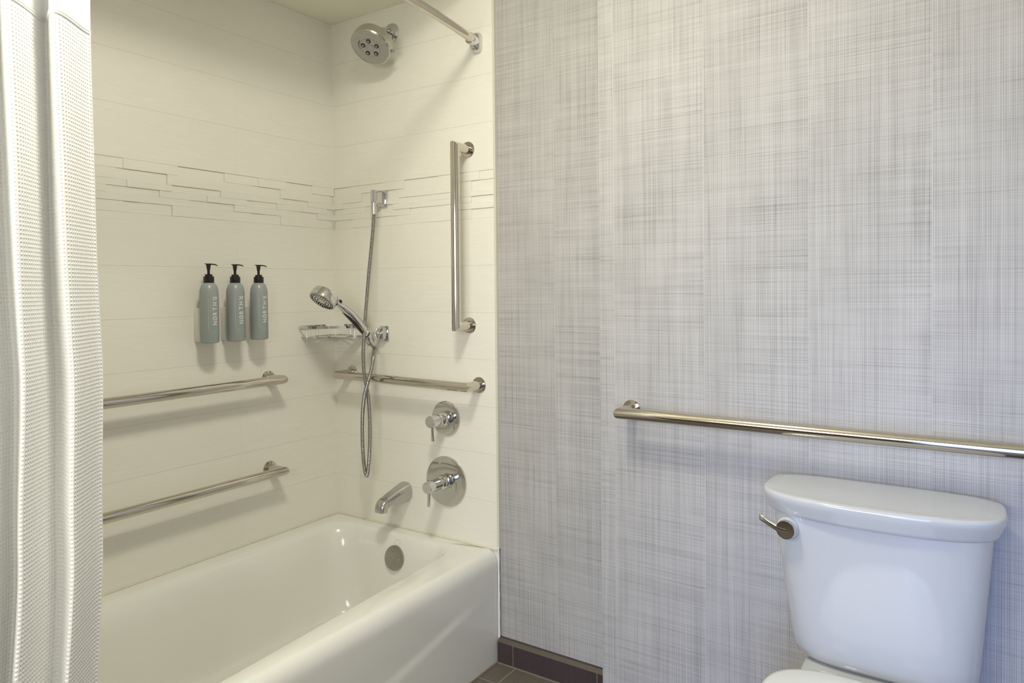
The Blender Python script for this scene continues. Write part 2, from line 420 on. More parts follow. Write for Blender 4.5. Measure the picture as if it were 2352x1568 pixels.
# trims
bm = bmesh.new(); add_box(bm, (W-0.0015, -0.0015, H+0.004), (W+0.007, 0.012, TOP), 0.0008, 1)
structure(finish(bm, 'trim_1', M['edge'], None, 0), 'pale metal edge strip where tile meets wallpaper')
bm = bmesh.new()
pts = [(W+0.004, -0.001, 0.082)] + [(W+0.004+0.0008*sin(i*2.1), -0.001, 0.082+i*(H-0.088)/14) for i in range(1, 15)] + [(W+0.004, -0.002, H+0.012)]
add_tube(bm, pts, 0.0034, 8)
structure(finish(bm, 'trim_2', M['caulk_w'], None, 60), 'white caulk line between tub apron and wallpaper')
bm = bmesh.new()
add_tube(bm, [(0.002, -1.5, H+0.001), (0.002, -0.002, H+0.001)], 0.0030, 8)
add_tube(bm, [(0.002, -0.002, H+0.001), (W, -0.002, H+0.001)], 0.0030, 8)
structure(finish(bm, 'trim_3', M['caulk'], None, 60), 'yellowed caulk line around the tub rim')
bm = bmesh.new()
add_tube(bm, [(0.0, 0.0, H), (0.0, 0.0, TOP)], 0.0022, 8)
structure(finish(bm, 'trim_4', M['caulk_c'], None, 60), 'caulk line in the tiled corner')
# baseboards: face tile and bevelled top
def baseboard(name, x0, x1, y, label):
    bm = bmesh.new()
    prof = [(y+0.0095, 0.0), (y-0.010, 0.0), (y-0.010, 0.070), (y-0.002, 0.082), (y+0.0095, 0.082)]
    ra = [V((x0, p[0], p[1])) for p in prof]; rb = [V((x1, p[0], p[1])) for p in prof]
    va = [bm.verts.new(p) for p in ra]; vb = [bm.verts.new(p) for p in rb]
    for i in range(5):
        f = bm.faces.new((va[i], vb[i], vb[(i+1) % 5], va[(i+1) % 5])); f.material_index = 1 if i == 2 else 0
    bm.faces.new(list(reversed(va))); bm.faces.new(vb)
    bmesh.ops.recalc_face_normals(bm, faces=bm.faces)
    return structure(finish(bm, name, [M['base'], M['base_top']], None, 0), label)
b1 = baseboard('baseboard_back', W+0.0025, JX, 0.0, 'dark linen tile baseboard beside the tub')
bm = bmesh.new()
for gx in (0.822, 0.822+0.305): add_box(bm, (gx-0.001, -0.0104, 0.0), (gx+0.001, -0.0095, 0.070))
add_box(bm, (W+0.003, -0.0135, -0.001), (JX, -0.0095, 0.003))
add_box(bm, (W+0.0005, -0.9, -0.001), (W+0.004, -0.01, 0.0035))
structure(finish(bm, 'trim_5', M['grout'], None, 0), 'grout lines at the foot of the dark baseboard')
baseboard('baseboard_back.001', JX+0.001, RX, JY-0.0095, 'dark linen tile baseboard behind the toilet')

# ------------------------------------------------------------------ bathtub
tub = thing('bathtub', 'white enamel alcove bathtub with rounded rim against the tiled walls', 'bathtub', (W/2, -0.76, 0))
L = 1.525
def rrect(x0, x1, y0, y1, r, z, n=10, side=24):
    pts = []
    def arc(cx, cy, a0):
        for k in range(n+1):
            a = a0 + (pi/2)*k/n; pts.append(V((cx+r*cos(a), cy+r*sin(a), z)))
    def line(p, q, m):
        for k in range(1, m): pts.append(V(p).lerp(V(q), k/m))
    arc(x1-r, y1-r, 0); line((x1-r, y1, z), (x0+r, y1, z), 8)
    arc(x0+r, y1-r, pi/2); line((x0, y1-r, z), (x0, y0+r, z), side)
    arc(x0+r, y0+r, pi); line((x0+r, y0, z), (x1-r, y0, z), 8)
    arc(x1-r, y0+r, 1.5*pi); line((x1, y0+r, z), (x1, y1-r, z), side)
    return pts
def sst(a, b, t):
    t = min(1, max(0, (t-a)/(b-a))); return t*t*(3-2*t)
def apron(p):
    if p.x > W-0.06 and p.z < H-0.02:
        line = 0.258 + 0.18*max(p.y, -0.9) + (0 if p.y > -0.9 else 0)
        k = 1 - sst(line-0.012, line+0.012, p.z)
        p.x += 0.0036*k*(1-sst(-0.30, -0.04, p.y)) - 0.006*sst(0.30, 0.18, p.z)*0.3
    return p
rings = []
for i in range(34):
    z = 0.002 + (H-0.05-0.002)*i/33
    rings.append([apron(q) for q in rrect(0.0015, W, -L, -0.0015, 0.004, z, side=60)])
for k in range(1, 9):
    a = pi/2*k/8
    rings.append([apron(q) for q in rrect(0.0015, W-0.034*(1-cos(a)), -L, -0.0015, 0.004, H-0.05+0.049*sin(a), side=60)])
def widen(p, s):
    if p.x > 0.35:
        t = min(1.0, max(0.0, (-p.y-0.10)/0.85)); p.x += 0.055*t*(p.x-0.35)/0.27*s
    return p
A = dict(x0=0.052, x1=0.630, y0=-L+0.06, y1=-0.048, r=0.085)
B = dict(x0=0.150, x1=0.575, y0=-L+0.30, y1=-0.105, r=0.11)
prof = [(-0.06, H-0.0015), (0, H-0.003), (0.09, H-0.006), (0.17, H-0.013), (0.25, H-0.024), (0.33, H-0.04), (0.41, H-0.062), (0.48, H-0.09),
        (0.56, H-0.13), (0.64, H-0.17), (0.72, H-0.21), (0.80, H-0.245), (0.88, H-0.272), (0.95, H-0.288), (1.03, H-0.300), (1.12, H-0.306), (1.25, H-0.309), (1.6, H-0.311), (2.2, H-0.312)]
for s, z in prof:
    q = {k: A[k]+(B[k]-A[k])*s for k in A}; q['r'] = max(0.05, min(q['r'], (q['x1']-q['x0'])/2-0.01))
    rings.append([widen(p, 1-min(1, max(0, s))*0.5) for p in rrect(q['x0'], q['x1'], q['y0'], q['y1'], q['r'], z, side=60)])
bm = bmesh.new(); bridge(bm, rings, True, True)
bmesh.ops.recalc_face_normals(bm, faces=bm.faces)
from mathutils.bvhtree import BVHTree
tub_bvh = BVHTree.FromBMesh(bm)
finish(bm, 'tub_body', M['enamel'], tub, smooth=75)
# overflow plate on the sloping drain end
oc = V((0.3660, -0.0725, 0.2895)); on = V((0.0, -0.975, 0.22)).normalized()
OX, OY, _ = frame(on)
bm = bmesh.new()
add_lathe(bm, oc-on*0.006, on, [(0.041, 0), (0.043, 0.004), (0.0432, 0.012), (0.0415, 0.0155), (0.036, 0.0175), (0, 0.0185)], 48)
op = finish(bm, 'overflow_plate', M['nickel'], tub, 30); op['label'] = 'round nickel overflow plate with two screws'
for s in (-1, 1):
    c = oc + OX*s*0.024 - OY*0.002
    bm = bmesh.new(); add_lathe(bm, c+on*0.0108, on, [(0.0046, 0), (0.0048, 0.0012), (0.0038, 0.0024), (0, 0.0026)], 20)
    sv = finish(bm, 'screw', M['steel'], op, 30)
    bm = bmesh.new()
    ang = radians(50 if s < 0 else -50); d = OX*cos(ang)+OY*sin(ang); e = on.cross(d)
    P = [c+on*0.0138+d*a*0.0040+e*b*0.0008 for a, b in ((-1, -1), (1, -1), (1, 1), (-1, 1))]
    P2 = [p-on*0.001 for p in P]; bridge(bm, [P2, P]); finish(bm, 'screw_slot', M['rubber'], op, 0)
tb = text_bm('WATCO', 0.0085, 0.0001)
bmesh.ops.transform(tb, matrix=Matrix((OX, OY, on)).transposed().to_4x4(), verts=tb.verts)
bmesh.ops.translate(tb, verts=tb.verts, vec=oc+on*0.0121+OY*0.023)
finish(tb, 'stamped_lettering', M['nickel'], op, 0)
bm = bmesh.new()      # bright ring mark above the plate
hit = tub_bvh.ray_cast(co.matrix_world.translation, (V((0.3663, -0.06, 0.3409))-co.matrix_world.translation).normalized())
mn = hit[1]; mn = mn if mn.z > 0 else -mn; mc = hit[0]+mn*0.0004; mx_, my_, _ = frame(mn)
add_tube(bm, [mc+mx_*0.013*cos(a*pi/16)+my_*0.009*sin(a*pi/16) for a in range(32)]+[mc+mx_*0.013], 0.0004, 6)
finish(bm, 'ring_mark', M['caulk'], tub, 60)

# ------------------------------------------------------------------ grab bars
def grab_bar(label, p0, p1, nrm, off, group='grab bars', cat='grab bar', R=0.0155, FR=0.027):
    p0, p1, nrm = V(p0), V(p1), V(nrm)
    t = thing('grab_bar', label, cat, (p0+p1)/2, group)
    a, b = p0+nrm*off, p1+nrm*off
    bm = bmesh.new(); add_tube(bm, [p0+nrm*0.004, a, b, p1+nrm*0.004], R, 40)
    # soften mitre edge a little
    finish(bm, 'rail', M['steel'], t, smooth=30)
    for p in (p0, p1):
        bm = bmesh.new(); add_lathe(bm, p, nrm, [(FR, 0), (FR, 0.002), (FR-0.0012, 0.0038), (R+0.001, 0.0046), (0, 0.0046)], 48)
        finish(bm, 'wall_flange', M['steel'], t, smooth=30)
    return t
grab_bar('upright stainless grab bar on the end wall beside the wallpaper edge', (0.6535, 0, 1.7060), (0.6520, 0, 1.1150), (0, -1, 0), 0.072)
grab_bar('short level stainless grab bar behind the looped shower hose', (0.090, 0, 0.9225), (0.690, 0, 0.9155), (0, -1, 0), 0.072)
grab_bar('upper long grab bar on the long tiled wall, below the bottles', (0, -0.3155, 0.930), (0, -1.230, 0.930), (1, 0, 0), 0.072)
grab_bar('lower long grab bar on the long tiled wall, just above the tub rim', (0, -0.3155, 0.6115), (0, -1.230, 0.6115), (1, 0, 0), 0.072)
grab_bar('long level stainless grab bar on the wallpapered wall above the toilet tank', (1.288, JY, 0.899), (2.355, JY, 0.899), (0, -1, 0), 0.072)

# ------------------------------------------------------------------ curtain rod
def rod_pt(t):
    s = t; y = -1.53*s; x = 0.700 + 4*0.078*s*(1-s); return V((x, y, 2.052))
rod = thing('curtain_rod', 'curved polished shower curtain rod under the ceiling', 'curtain rod', rod_pt(0.5))
bm = bmesh.new(); add_tube(bm, [rod_pt(0.028+0.944*k/48) for k in range(49)], 0.0135, 28)
finish(bm, 'rod', M['steel'], rod, 60)
for t0, t1, yy, sg in ((0.0, 0.05, 0.0, -1), (1.0, 0.95, -1.53, 1)):
    p = rod_pt(t0); d = (rod_pt(t1)-p).normalized(); n = V((0, sg, 0))
    bm = bmesh.new()
    def orect(w, h, t):     # rounded tall plate outline
        out = []
        for k in range(36):
            a = 2*pi*k/36; ca, sa = cos(a), sin(a)
            out.append(V((p.x+w*abs(ca)**0.6*(1 if ca >= 0 else -1), yy+sg*t, p.z+h*abs(sa)**0.6*(1 if sa >= 0 else -1))))
        return out
    bridge(bm, [orect(0.019, 0.032, 0), orect(0.020, 0.033, 0.006), orect(0.019, 0.031, 0.016), orect(0.016, 0.026, 0.026), orect(0.012, 0.018, 0.032)])
    bmesh.ops.recalc_face_normals(bm, faces=bm.faces)
    fl = finish(bm, 'wall_flange', M['chrome'], rod, 40)
    bm = bmesh.new(); add_lathe(bm, p+n*0.016, d, [(0.0165, 0), (0.0180, 0.004), (0.0180, 0.038), (0.0170, 0.040), (0.0135, 0.041)], 32)
    finish(bm, 'collar', M['chrome'], rod, 40)
    bm = bmesh.new(); add_lathe(bm, p+n*0.045+V((0.004, 0, 0.0170)), (0, 0, 1), [(0.003, 0), (0.003, 0.004), (0.002, 0.006), (0, 0.0063)], 16)
    finish(bm, 'set_screw', M['chrome'], rod, 40)

# ------------------------------------------------------------------ shower curtain
cur = thing('shower_curtain', 'white waffle-weave shower curtain bunched at the left end of the rod', 'shower curtain', (0.745, -1.40, 0.25))
CZ = [.12, .4, .5, .8, 1.1, 1.4, 1.72, 2.02]
CE = [-1.2874, -1.2759, -1.2715, -1.2472, -1.2303, -1.2345, -1.2383, -1.2362]
def cur_xy(s, z):
    """s in folds; pleats lean so each one hides the valley behind it"""
    ph = 2*pi*s
    k = 0
    while k < len(CZ)-2 and CZ[k+1] < z: k += 1
    t = min(1.0, max(0.0, (z-CZ[k])/(CZ[k+1]-CZ[k]))); t = t*t*(3-2*t)*0.5+t*0.5
    e = CE[k]+(CE[k+1]-CE[k])*t
    q = min(1.0, max(0.0, (1.3-z)/0.9)); xb = 0.752+0.052*q*q*(3-2*q)
    w = 1+0.10*sin(1.9*z+s*2.3)*min(1, s)
    x = xb+0.031*w*cos(ph) + 0.0012*sin(z*6.3+s*3)
    y = e-0.0735*s-0.0225*w*cos(ph) + 0.003*sin(z*3+s*5)*min(1, s)
    return x, y
def curtain_sheet(name, z0, z1, mat, s0, s1, ns, nz, dx=0.0, thick=0.0012):
    bm = bmesh.new(); uvl = bm.loops.layers.uv.new('UVMap'); grid = []
    us = [0.0]; zr = (z0+z1)/2
    pr = None
    for i in range(ns+1):
        s = s0+(s1-s0)*i/ns; x, y = cur_xy(s, 1.1)
        if pr: us.append(us[-1]+sqrt((x-pr[0])**2+(y-pr[1])**2))
        pr = (x, y)
    uvm = {}
    for j in range(nz+1):
        z = z0+(z1-z0)*j/nz; row = []
        for i in range(ns+1):
            x, y = cur_xy(s0+(s1-s0)*i/ns, z); v = bm.verts.new((x+dx, y, z)); uvm[v] = (us[i], z); row.append(v)
        grid.append(row)
    for j in range(nz):
        for i in range(ns):
            f = bm.faces.new((grid[j][i], grid[j][i+1], grid[j+1][i+1], grid[j+1][i]))
            for l in f.loops: l[uvl].uv = uvm[l.vert]
    o = finish(bm, name, mat, cur, 180)
    sm = o.modifiers.new('thickness', 'SOLIDIFY'); sm.thickness = thick; sm.offset = 0
    return o
SEAM = 1.722
S0, S1 = 0.45, 3.9
curtain_sheet('waffle_panel', 0.12, SEAM, M['waffle'], S0, S1, 260, 120)
curtain_sheet('voile_panel', SEAM-0.004, 2.02, M['voile'], S0, S1, 260, 24, thick=0.0008)
bm = bmesh.new()
for zz, dz in ((SEAM, 0.0), (SEAM, -0.0045)):
    add_tube(bm, [V((*cur_xy(S0+(S1-S0)*i/260, zz+dz), zz+dz)) for i in range(261)], 0.0026, 8)
finish(bm, 'hem', M['waffle'], cur, 60)

# ------------------------------------------------------------------ shower head
SF = V((0.315, 0, 2.166))
sh = thing('overhead_shower', 'large round chrome shower head on a short bent arm near the ceiling', 'shower head', SF)
bm = bmesh.new(); add_lathe(bm, SF, (0, -1, 0), [(0.034, 0), (0.034, 0.003), (0.030, 0.009), (0.020, 0.013), (0.0125, 0.015), (0.0125, 0.024), (0, 0.024)], 48)
finish(bm, 'wall_flange', M['chrome'], sh, 30)
hn = V((0.12, -0.75, -0.97)).normalized()      # direction water leaves
hc = V((0.3344, -0.128, 2.0751))                # centre of the face
bm = bmesh.new()
j = hc-hn*0.062
arm = spline([SF+V((0, -0.01, 0)), SF+V((0, -0.030, 0.0)), SF+V((0.003, -0.050, -0.006)), j+V((-0.002, 0.012, 0.014)), j], 10)
add_tube(bm, arm, 0.0105, 24)
finish(bm, 'arm', M['chrome'], sh, 60)
bm = bmesh.new(); add_lathe(bm, j-hn*0.013, hn, [(0.007, 0), (0.015, 0.003), (0.018, 0.010), (0.017, 0.018), (0.014, 0.024), (0.016, 0.027), (0.016, 0.032)], 36)
finish(bm, 'swivel_collar', M['chrome'], sh, 35)
HR = 0.0715
bm = bmesh.new(); add_lathe(bm, hc-hn*0.046, hn, [(0.016, 0), (0.045, 0.003), (HR-0.008, 0.0055), (HR-0.002, 0.010), (HR-0.0005, 0.016), (HR, 0.041), (HR, 0.046), (HR-0.003, 0.0485), (HR-0.006, 0.0475), (0, 0.0475)], 72)
body = finish(bm, 'head_body', M['satin'], sh, 35)
HX, HY, _ = frame(hn)
bm = bmesh.new(); add_lathe(bm, hc, hn, [(HR-0.0065, 0), (HR-0.007, 0.0024), (0.0370, 0.0026), (0.0366, 0.0016), (0.0358, 0.0016), (0.0354, 0.0028), (0.015, 0.0028), (0.0145, 0.002), (0.014, 0.002), (0.0135, 0.0034), (0, 0.0036)], 72)
face = finish(bm, 'spray_face', M['ring'], sh, 30)
for k in range(5):
    a = 2*pi*k/5 + radians(4)
    c = hc + (HX*cos(a)+HY*sin(a))*0.0262
    bm = bmesh.new(); add_lathe(bm, c+hn*0.0026, hn, [(0.0082, 0), (0.0080, 0.0012), (0.0068, 0.0018), (0, 0.0018)], 28)
    nz_ = finish(bm, 'nozzle_ring', M['rubber'], face, 30)
    bm = bmesh.new(); add_lathe(bm, c+hn*0.0040, hn, [(0.0037, 0), (0.0037, 0.0012), (0.0022, 0.0016), (0, 0.0010)], 20)
    finish(bm, 'nozzle', M['ring'], face, 30)
bm = bmesh.new()
for k in range(12):
    a = 2*pi*(k//4)/3 + 0.3 + (k % 4)*0.26
    c = hc + (HX*cos(a)+HY*sin(a))*0.0092; add_lathe(bm, c+hn*0.0034, hn, [(0.0007, 0), (0.0006, 0.0004), (0, 0.0004)], 8)
finish(bm, 'centre_jets', M['rubber'], face, 0)
# printed arc of lettering at the left of the face
word = 'SPEAKMAN'
bm = bmesh.new()
for i, chh in enumerate(word):
    t = text_bm(chh, 0.0068, 0.0001)
    a = radians(174 - 46*i/(len(word)-1))
    rad = HX*cos(a)+HY*sin(a); tan = (-HX*sin(a)+HY*cos(a))
    # glyph reads with its top pointing to the rim
    mt = Matrix((tan*1.0, rad*1.0, -hn)).transposed()
    xa = tan; ya = -rad; za = xa.cross(ya)
    if za.dot(hn) < 0: xa = -xa
    mt = Matrix((xa, ya, xa.cross(ya))).transposed()
    bmesh.ops.transform(t, matrix=mt.to_4x4(), verts=t.verts)
    bmesh.ops.translate(t, verts=t.verts, vec=hc+rad*0.0425+hn*0.0028)
    merge(bm, t)
finish(bm, 'printed_lettering', M['rubber'], face, 0)
# selector tab on the rim
tabd = HX*cos(radians(331))+HY*sin(radians(331))
bm = bmesh.new(); rt = Matrix((tabd, hn.cross(tabd), hn)).transposed()
c = hc + tabd*(HR+0.004) - hn*0.012; add_box(bm, c-V((0.009, 0.005, 0.0045)), c+V((0.009, 0.005, 0.0045)), 0.001, 2, rot=rt)
finish(bm, 'selector_tab', M['chrome'], sh, 35)

# ------------------------------------------------------------------ hose outlet (square)
EO = V((0.2600, 0, 1.5720))
so = thing('shower_hose_outlet', 'square chrome wall outlet the shower hose drops from', 'shower outlet', EO)
bm = bmesh.new(); add_box(bm, EO+V((-0.023, -0.006, -0.0305)), EO+V((0.023, 0, 0.0305)), 0.0015, 2); finish(bm, 'wall_plate', M['chrome'], so, 30)
bm = bmesh.new()
add_box(bm, EO+V((-0.014, -0.014, -0.022)), EO+V((0.014, -0.006, 0.024)), 0.001, 1)
pl = []
for zz in (-0.018, 0.026):
    ring = [V((EO.x-0.012, -0.014, EO.z+zz)), V((EO.x-0.012, -0.046, EO.z+zz))]
    for k in range(1, 12):
        a = pi + pi*k/12; ring.append(V((EO.x+0.012*cos(a), -0.046+0.012*sin(a), EO.z+zz)))
    ring += [V((EO.x+0.012, -0.046, EO.z+zz)), V((EO.x+0.012, -0.014, EO.z+zz))]
    pl.append(ring)
bridge(bm, pl); bmesh.ops.recalc_face_normals(bm, faces=bm.faces)
finish(bm, 'outlet_block', M['chrome'], so, 30)
bm = bmesh.new(); add_lathe(bm, (EO.x, -0.046, EO.z-0.018), (0, 0, -1), [(0.0105, 0), (0.0112, 0.001), (0.0095, 0.042), (0.0078, 0.0435), (0, 0.0435)], 32)
finish(bm, 'hose_nut', M['chrome'], so, 30)

# ------------------------------------------------------------------ hand shower holder, hand shower, hose
HP = V((0.2620, 0, 1.0780))
ho = thing('hand_shower_holder', 'square chrome wall bracket cradling the hand shower', 'shower holder', HP)
bm = bmesh.new(); add_box(bm, HP+V((-0.021, -0.006, -0.027)), HP+V((0.021, 0, 0.027)), 0.0015, 2); finish(bm, 'wall_plate', M['chrome'], ho, 30)
bm = bmesh.new(); add_box(bm, HP+V((-0.016, -0.028, -0.020)), HP+V((0.016, -0.006, 0.020)), 0.0015, 2)
add_lathe(bm, HP+V((0, -0.020, 0)), (0, -1, 0), [(0.010, 0), (0.0085, 0.006), (0.010, 0.010), (0.0115, 0.015), (0.010, 0.020), (0.006, 0.024), (0, 0.025)], 24)
finish(bm, 'swivel_block', M['chrome'], ho, 30)
hc2 = V((0.2127, -0.255, 1.2002))                # centre of the hand-shower face
cr = V((0.2475, -0.070, 1.0625))                 # handle seat in the cradle
ax = (V((0.2495, -0.100, 1.0990))-cr).normalized()
bm = bmesh.new(); add_ring(bm, cr-ax*0.024, ax, [(0.0125, 0), (0.0150, 0.0), (0.0155, 0.001), (0.0160, 0.040), (0.0152, 0.042), (0.0140, 0.042)], 36)
add_box(bm, cr+V((-0.009, 0.010, -0.010)), cr+V((0.010, 0.026, 0.016)), 0.002, 2)
add_lathe(bm, cr+V((0.010, 0.014, 0.004))-ax*0.012, ax, [(0.011, 0), (0.0130, 0.001), (0.0130, 0.028), (0.011, 0.029)], 28)
finish(bm, 'cradle', M['chrome'], ho, 35)

hs = thing('hand_shower', 'chrome hand shower with curved black-backed handle resting in its wall cradle', 'hand shower', cr)
n2 = V((-0.05, -0.62, -0.78)).normalized()
X2, Y2, _ = frame(n2)
bk = hc2-n2*0.030
path = spline([cr+ax*0.004, V((0.2495, -0.100, 1.0990)), V((0.2445, -0.140, 1.1410)), V((0.2393, -0.175, 1.1712)), V((0.2362, -0.200, 1.1890)), bk+V((0.010, 0.026, -0.006)), bk], 10)
rr_ = []
for i in range(len(path)):
    t = i/(len(path)-1)
    rr_.append(0.0105+0.0060*sst(0.0, 0.28, t)-0.0085*sst(0.35, 0.72, t))
bm = bmesh.new(); add_tube(bm, path, rr_, 28); finish(bm, 'handle', M['chrome'], hs, 60)
# dark grip inlay along the underside
bm = bmesh.new(); rings = []
nn = len(path)
i0, i1 = int(nn*0.06), int(nn*0.52)
for i in range(i0, i1):
    t = (i-i0)/(i1-i0-1); d = (path[min(nn-1, i+1)]-path[i-1]).normalized()
    side = V((0.55, -0.55, -0.45)); under = (V((-0.28, -0.60, -0.75)) - d*V((-0.28, -0.60, -0.75)).dot(d)).normalized(); sd = d.cross(under)
    half = 1.05*sqrt(max(0.0, sin(pi*t)))+0.02; R_ = rr_[i]+0.0006; ring = []
    for k in range(13):
        a = -half+2*half*k/12; ring.append(path[i]+(under*cos(a)+sd*sin(a))*R_)
    for k in range(12, -1, -1):
        a = -half+2*half*k/12; ring.append(path[i]+(under*cos(a)+sd*sin(a))*(R_-0.0015))
    rings.append(ring)
bridge(bm, rings); bmesh.ops.recalc_face_normals(bm, faces=bm.faces)
g_ = finish(bm, 'grip_inlay', M['black'], hs, 60); g_['label'] = 'glossy black inlay'
bm = bmesh.new(); add_lathe(bm, hc2-n2*0.044, n2, [(0.020, 0.004), (0.036, 0.005), (0.0445, 0.010), (0.0470, 0.018), (0.0472, 0.0235), (0.0462, 0.024), (0.0462, 0.025), (0.0474, 0.0255), (0.0490, 0.038), (0.0482, 0.043), (0.045, 0.0445), (0, 0.0445)], 56)
hb = finish(bm, 'head', M['chrome'], hs, 35)
bm = bmesh.new()
for rr2, cnt in ((0.041, 34), (0.035, 28), (0.026, 18), (0.016, 12)):
    for k in range(cnt):
        a = 2*pi*k/cnt + rr2*50; c = hc2+(X2*cos(a)+Y2*sin(a))*rr2
        add_lathe(bm, c, n2, [(0.0021, 0), (0.0018, 0.0016), (0, 0.0017)], 8)
fj = finish(bm, 'spray_jets', M['rubber'], hb, 0); fj['label'] = 'black rubber jets in rings'; fj['kind'] = 'stuff'
pk = path[int(nn*0.70)]
for s_, nm in ((1, 'spray_button'), (-1, 'spray_button')):
    dk = (path[int(nn*0.70)+1]-pk).normalized(); upv = (V((0, 0.5, 0.86)) - dk*V((0, 0.5, 0.86)).dot(dk)).normalized()
    c = pk + upv*s_*0.0095
    bm = bmesh.new(); add_lathe(bm, c-upv*s_*0.003, upv*s_, [(0.0075, 0), (0.0075, 0.0055), (0.006, 0.008), (0, 0.0085)], 20)
    finish(bm, nm, M['black'], hs, 40)
bm = bmesh.new(); add_lathe(bm, cr-ax*0.0245, -ax, [(0.0095, 0), (0.0098, 0.001), (0.0080, 0.011), (0, 0.011)], 24)
finish(bm, 'hose_nut', M['chrome'], hs, 30)

hx = thing('shower_hose', 'long ribbed metal shower hose twisting into a low hanging loop', 'shower hose', (0.26, -0.10, 1.0))
e0 = V((0.2600, -0.046, EO.z-0.058)); e1 = cr-ax*0.0362
hp = [e0, V((0.2575, -0.0510, 1.4500)), V((0.2603, -0.0750, 1.3093)), V((0.2607, -0.0880, 1.2156)), V((0.2560, -0.0960, 1.1145)), V((0.2518, -0.1010, 1.0289)),
      V((0.2533, -0.1030, 0.9902)), V((0.2585, -0.1050, 0.9392)), V((0.2685, -0.1060, 0.9011)), V((0.2784, -0.1060, 0.8568)), V((0.2836, -0.1060, 0.7920)), V((0.2843, -0.1060, 0.7176)),
      V((0.2786, -0.1060, 0.6424)), V((0.2732, -0.1070, 0.5959)), V((0.2686, -0.1090, 0.5763)), V((0.2623, -0.1110, 0.5900)), V((0.2557, -0.1120, 0.6408)), V((0.2542, -0.1140, 0.7158)),
      V((0.2596, -0.1170, 0.7916)), V((0.2721, -0.1200, 0.8581)), V((0.2911, -0.1220, 0.9075)), V((0.3110, -0.1220, 0.9579)), V((0.3110, -0.1120, 0.9950)), e1-ax*0.016, e1]
raw = spline(hp, 14)
# resample evenly
cum = [0]
for i in range(1, len(raw)): cum.append(cum[-1]+(raw[i]-raw[i-1]).length)
step = 0.00125; N = int(cum[-1]/step); pts = []; k = 0
for i in range(N+1):
    s = i*cum[-1]/N
    while k < len(raw)-2 and cum[k+1] < s: k += 1
    f = (s-cum[k])/max(1e-9, cum[k+1]-cum[k]); pts.append(raw[k].lerp(raw[k+1], f))
rad = [0.0064 + (0.0009, 0.0004, -0.0010, 0.0002)[i % 4] for i in range(N+1)]
bm = bmesh.new(); add_tube(bm, pts, rad, 12)
finish(bm, 'ribbed_hose', M['hose'], hx, 60)

# ------------------------------------------------------------------ corner shelf
cs = thing('corner_shelf', 'chrome quarter-round corner shelf with raised rail in the tiled corner', 'shelf', (0.0, 0.0, 1.066))
SR = 0.166
def band(bm, pts, hgt, th):
    rings = []
    n = len(pts)
    for i, p in enumerate(pts):
        d = (pts[min(n-1, i+1)]-pts[max(0, i-1)]).normalized(); nn_ = V((-d.y, d.x, 0))*th/2
        rings.append([p+nn_, p-nn_, p-nn_+V((0, 0, hgt)), p+nn_+V((0, 0, hgt))])
    bridge(bm, rings); bmesh.ops.recalc_face_normals(bm, faces=bm.faces)
bm = bmesh.new()
ZR = 1.0985
arc = [V((0.004+ (SR+0.012)*abs(sin(a))**1.0, -0.004-(SR+0.012)*abs(cos(a))**1.0, ZR)) for a in [pi/2*k/24 for k in range(25)]]
arc = [V((0.004+0.0, -SR-0.010, ZR))] + arc[1:-1] + [V((SR+0.010, -0.004, ZR))]
band(bm, arc, 0.0095, 0.003)
band(bm, [V((0.0045, -SR-0.010, ZR)), V((0.0045, -0.055, ZR))], 0.0095, 0.003)
band(bm, [V((0.055, -0.0045, ZR)), V((SR+0.010, -0.0045, ZR))], 0.0095, 0.003)
finish(bm, 'rail', M['chrome'], cs, 30)
for q in ((0.0065, -0.115), (0.0065, -0.078), (0.078, -0.0065), (0.125, -0.0065)):
    bm = bmesh.new(); dd_ = V((1, 0, 0)) if q[0] < 0.01 else V((0, -1, 0))
    add_lathe(bm, V((q[0], q[1], ZR+0.005))-dd_*0.002, dd_, [(0.0042, 0), (0.0042, 0.002), (0.003, 0.004), (0, 0.0045)], 16)
    finish(bm, 'screw', M['chrome'], cs, 30)
for px_, py_ in ((0.034, -0.169), (0.0075, -0.098), (0.092, -0.0075), (0.164, -0.055)):
    c = V((px_, py_, 0))
    bm = bmesh.new(); add_lathe(bm, V((c.x, c.y, 1.0615)), (0, 0, 1), [(0.0032, 0), (0.0034, 0.002), (0.0028, 0.004), (0.0028, 0.040)], 16)
    finish(bm, 'post', M['chrome'], cs, 40)
# base: quarter frame with slats (open slots between)
bm = bmesh.new(); zb = 1.0660
outer = [V((0.003+SR*sin(pi/2*k/24), -0.003-SR*cos(pi/2*k/24), zb)) for k in range(25)]
inner = [V((0.003+(SR-0.045)*sin(pi/2*k/24), -0.003-(SR-0.045)*cos(pi/2*k/24), zb)) for k in range(25)]
for k in range(24):
    q = [inner[k], inner[k+1], outer[k+1], outer[k]]
    bridge(bm, [[p for p in q], [p+V((0, 0, 0.003)) for p in q]])
for k in range(12):
    a0, a1 = 4+7.0*k, 4+7.0*k+3.6
    a0, a1 = radians(a0), radians(min(a1, 89))
    ri, ro = 0.03, SR-0.044
    q = [V((0.003+ri*sin(a0), -0.003-ri*cos(a0), zb)), V((0.003+ri*sin(a1), -0.003-ri*cos(a1), zb)), V((0.003+ro*sin(a1), -0.003-ro*cos(a1), zb)), V((0.003+ro*sin(a0), -0.003-ro*cos(a0), zb))]
    bridge(bm, [q, [p+V((0, 0, 0.003)) for p in q]])
q = [V((0.001, -0.001, zb))] + [V((0.003+0.034*sin(pi/2*k/6), -0.003-0.034*cos(pi/2*k/6), zb)) for k in range(7)]
bridge(bm, [q, [p+V((0, 0, 0.003)) for p in q]])
bmesh.ops.recalc_face_normals(bm, faces=bm.faces)
finish(bm, 'slotted_base', M['chrome'], cs, 30)

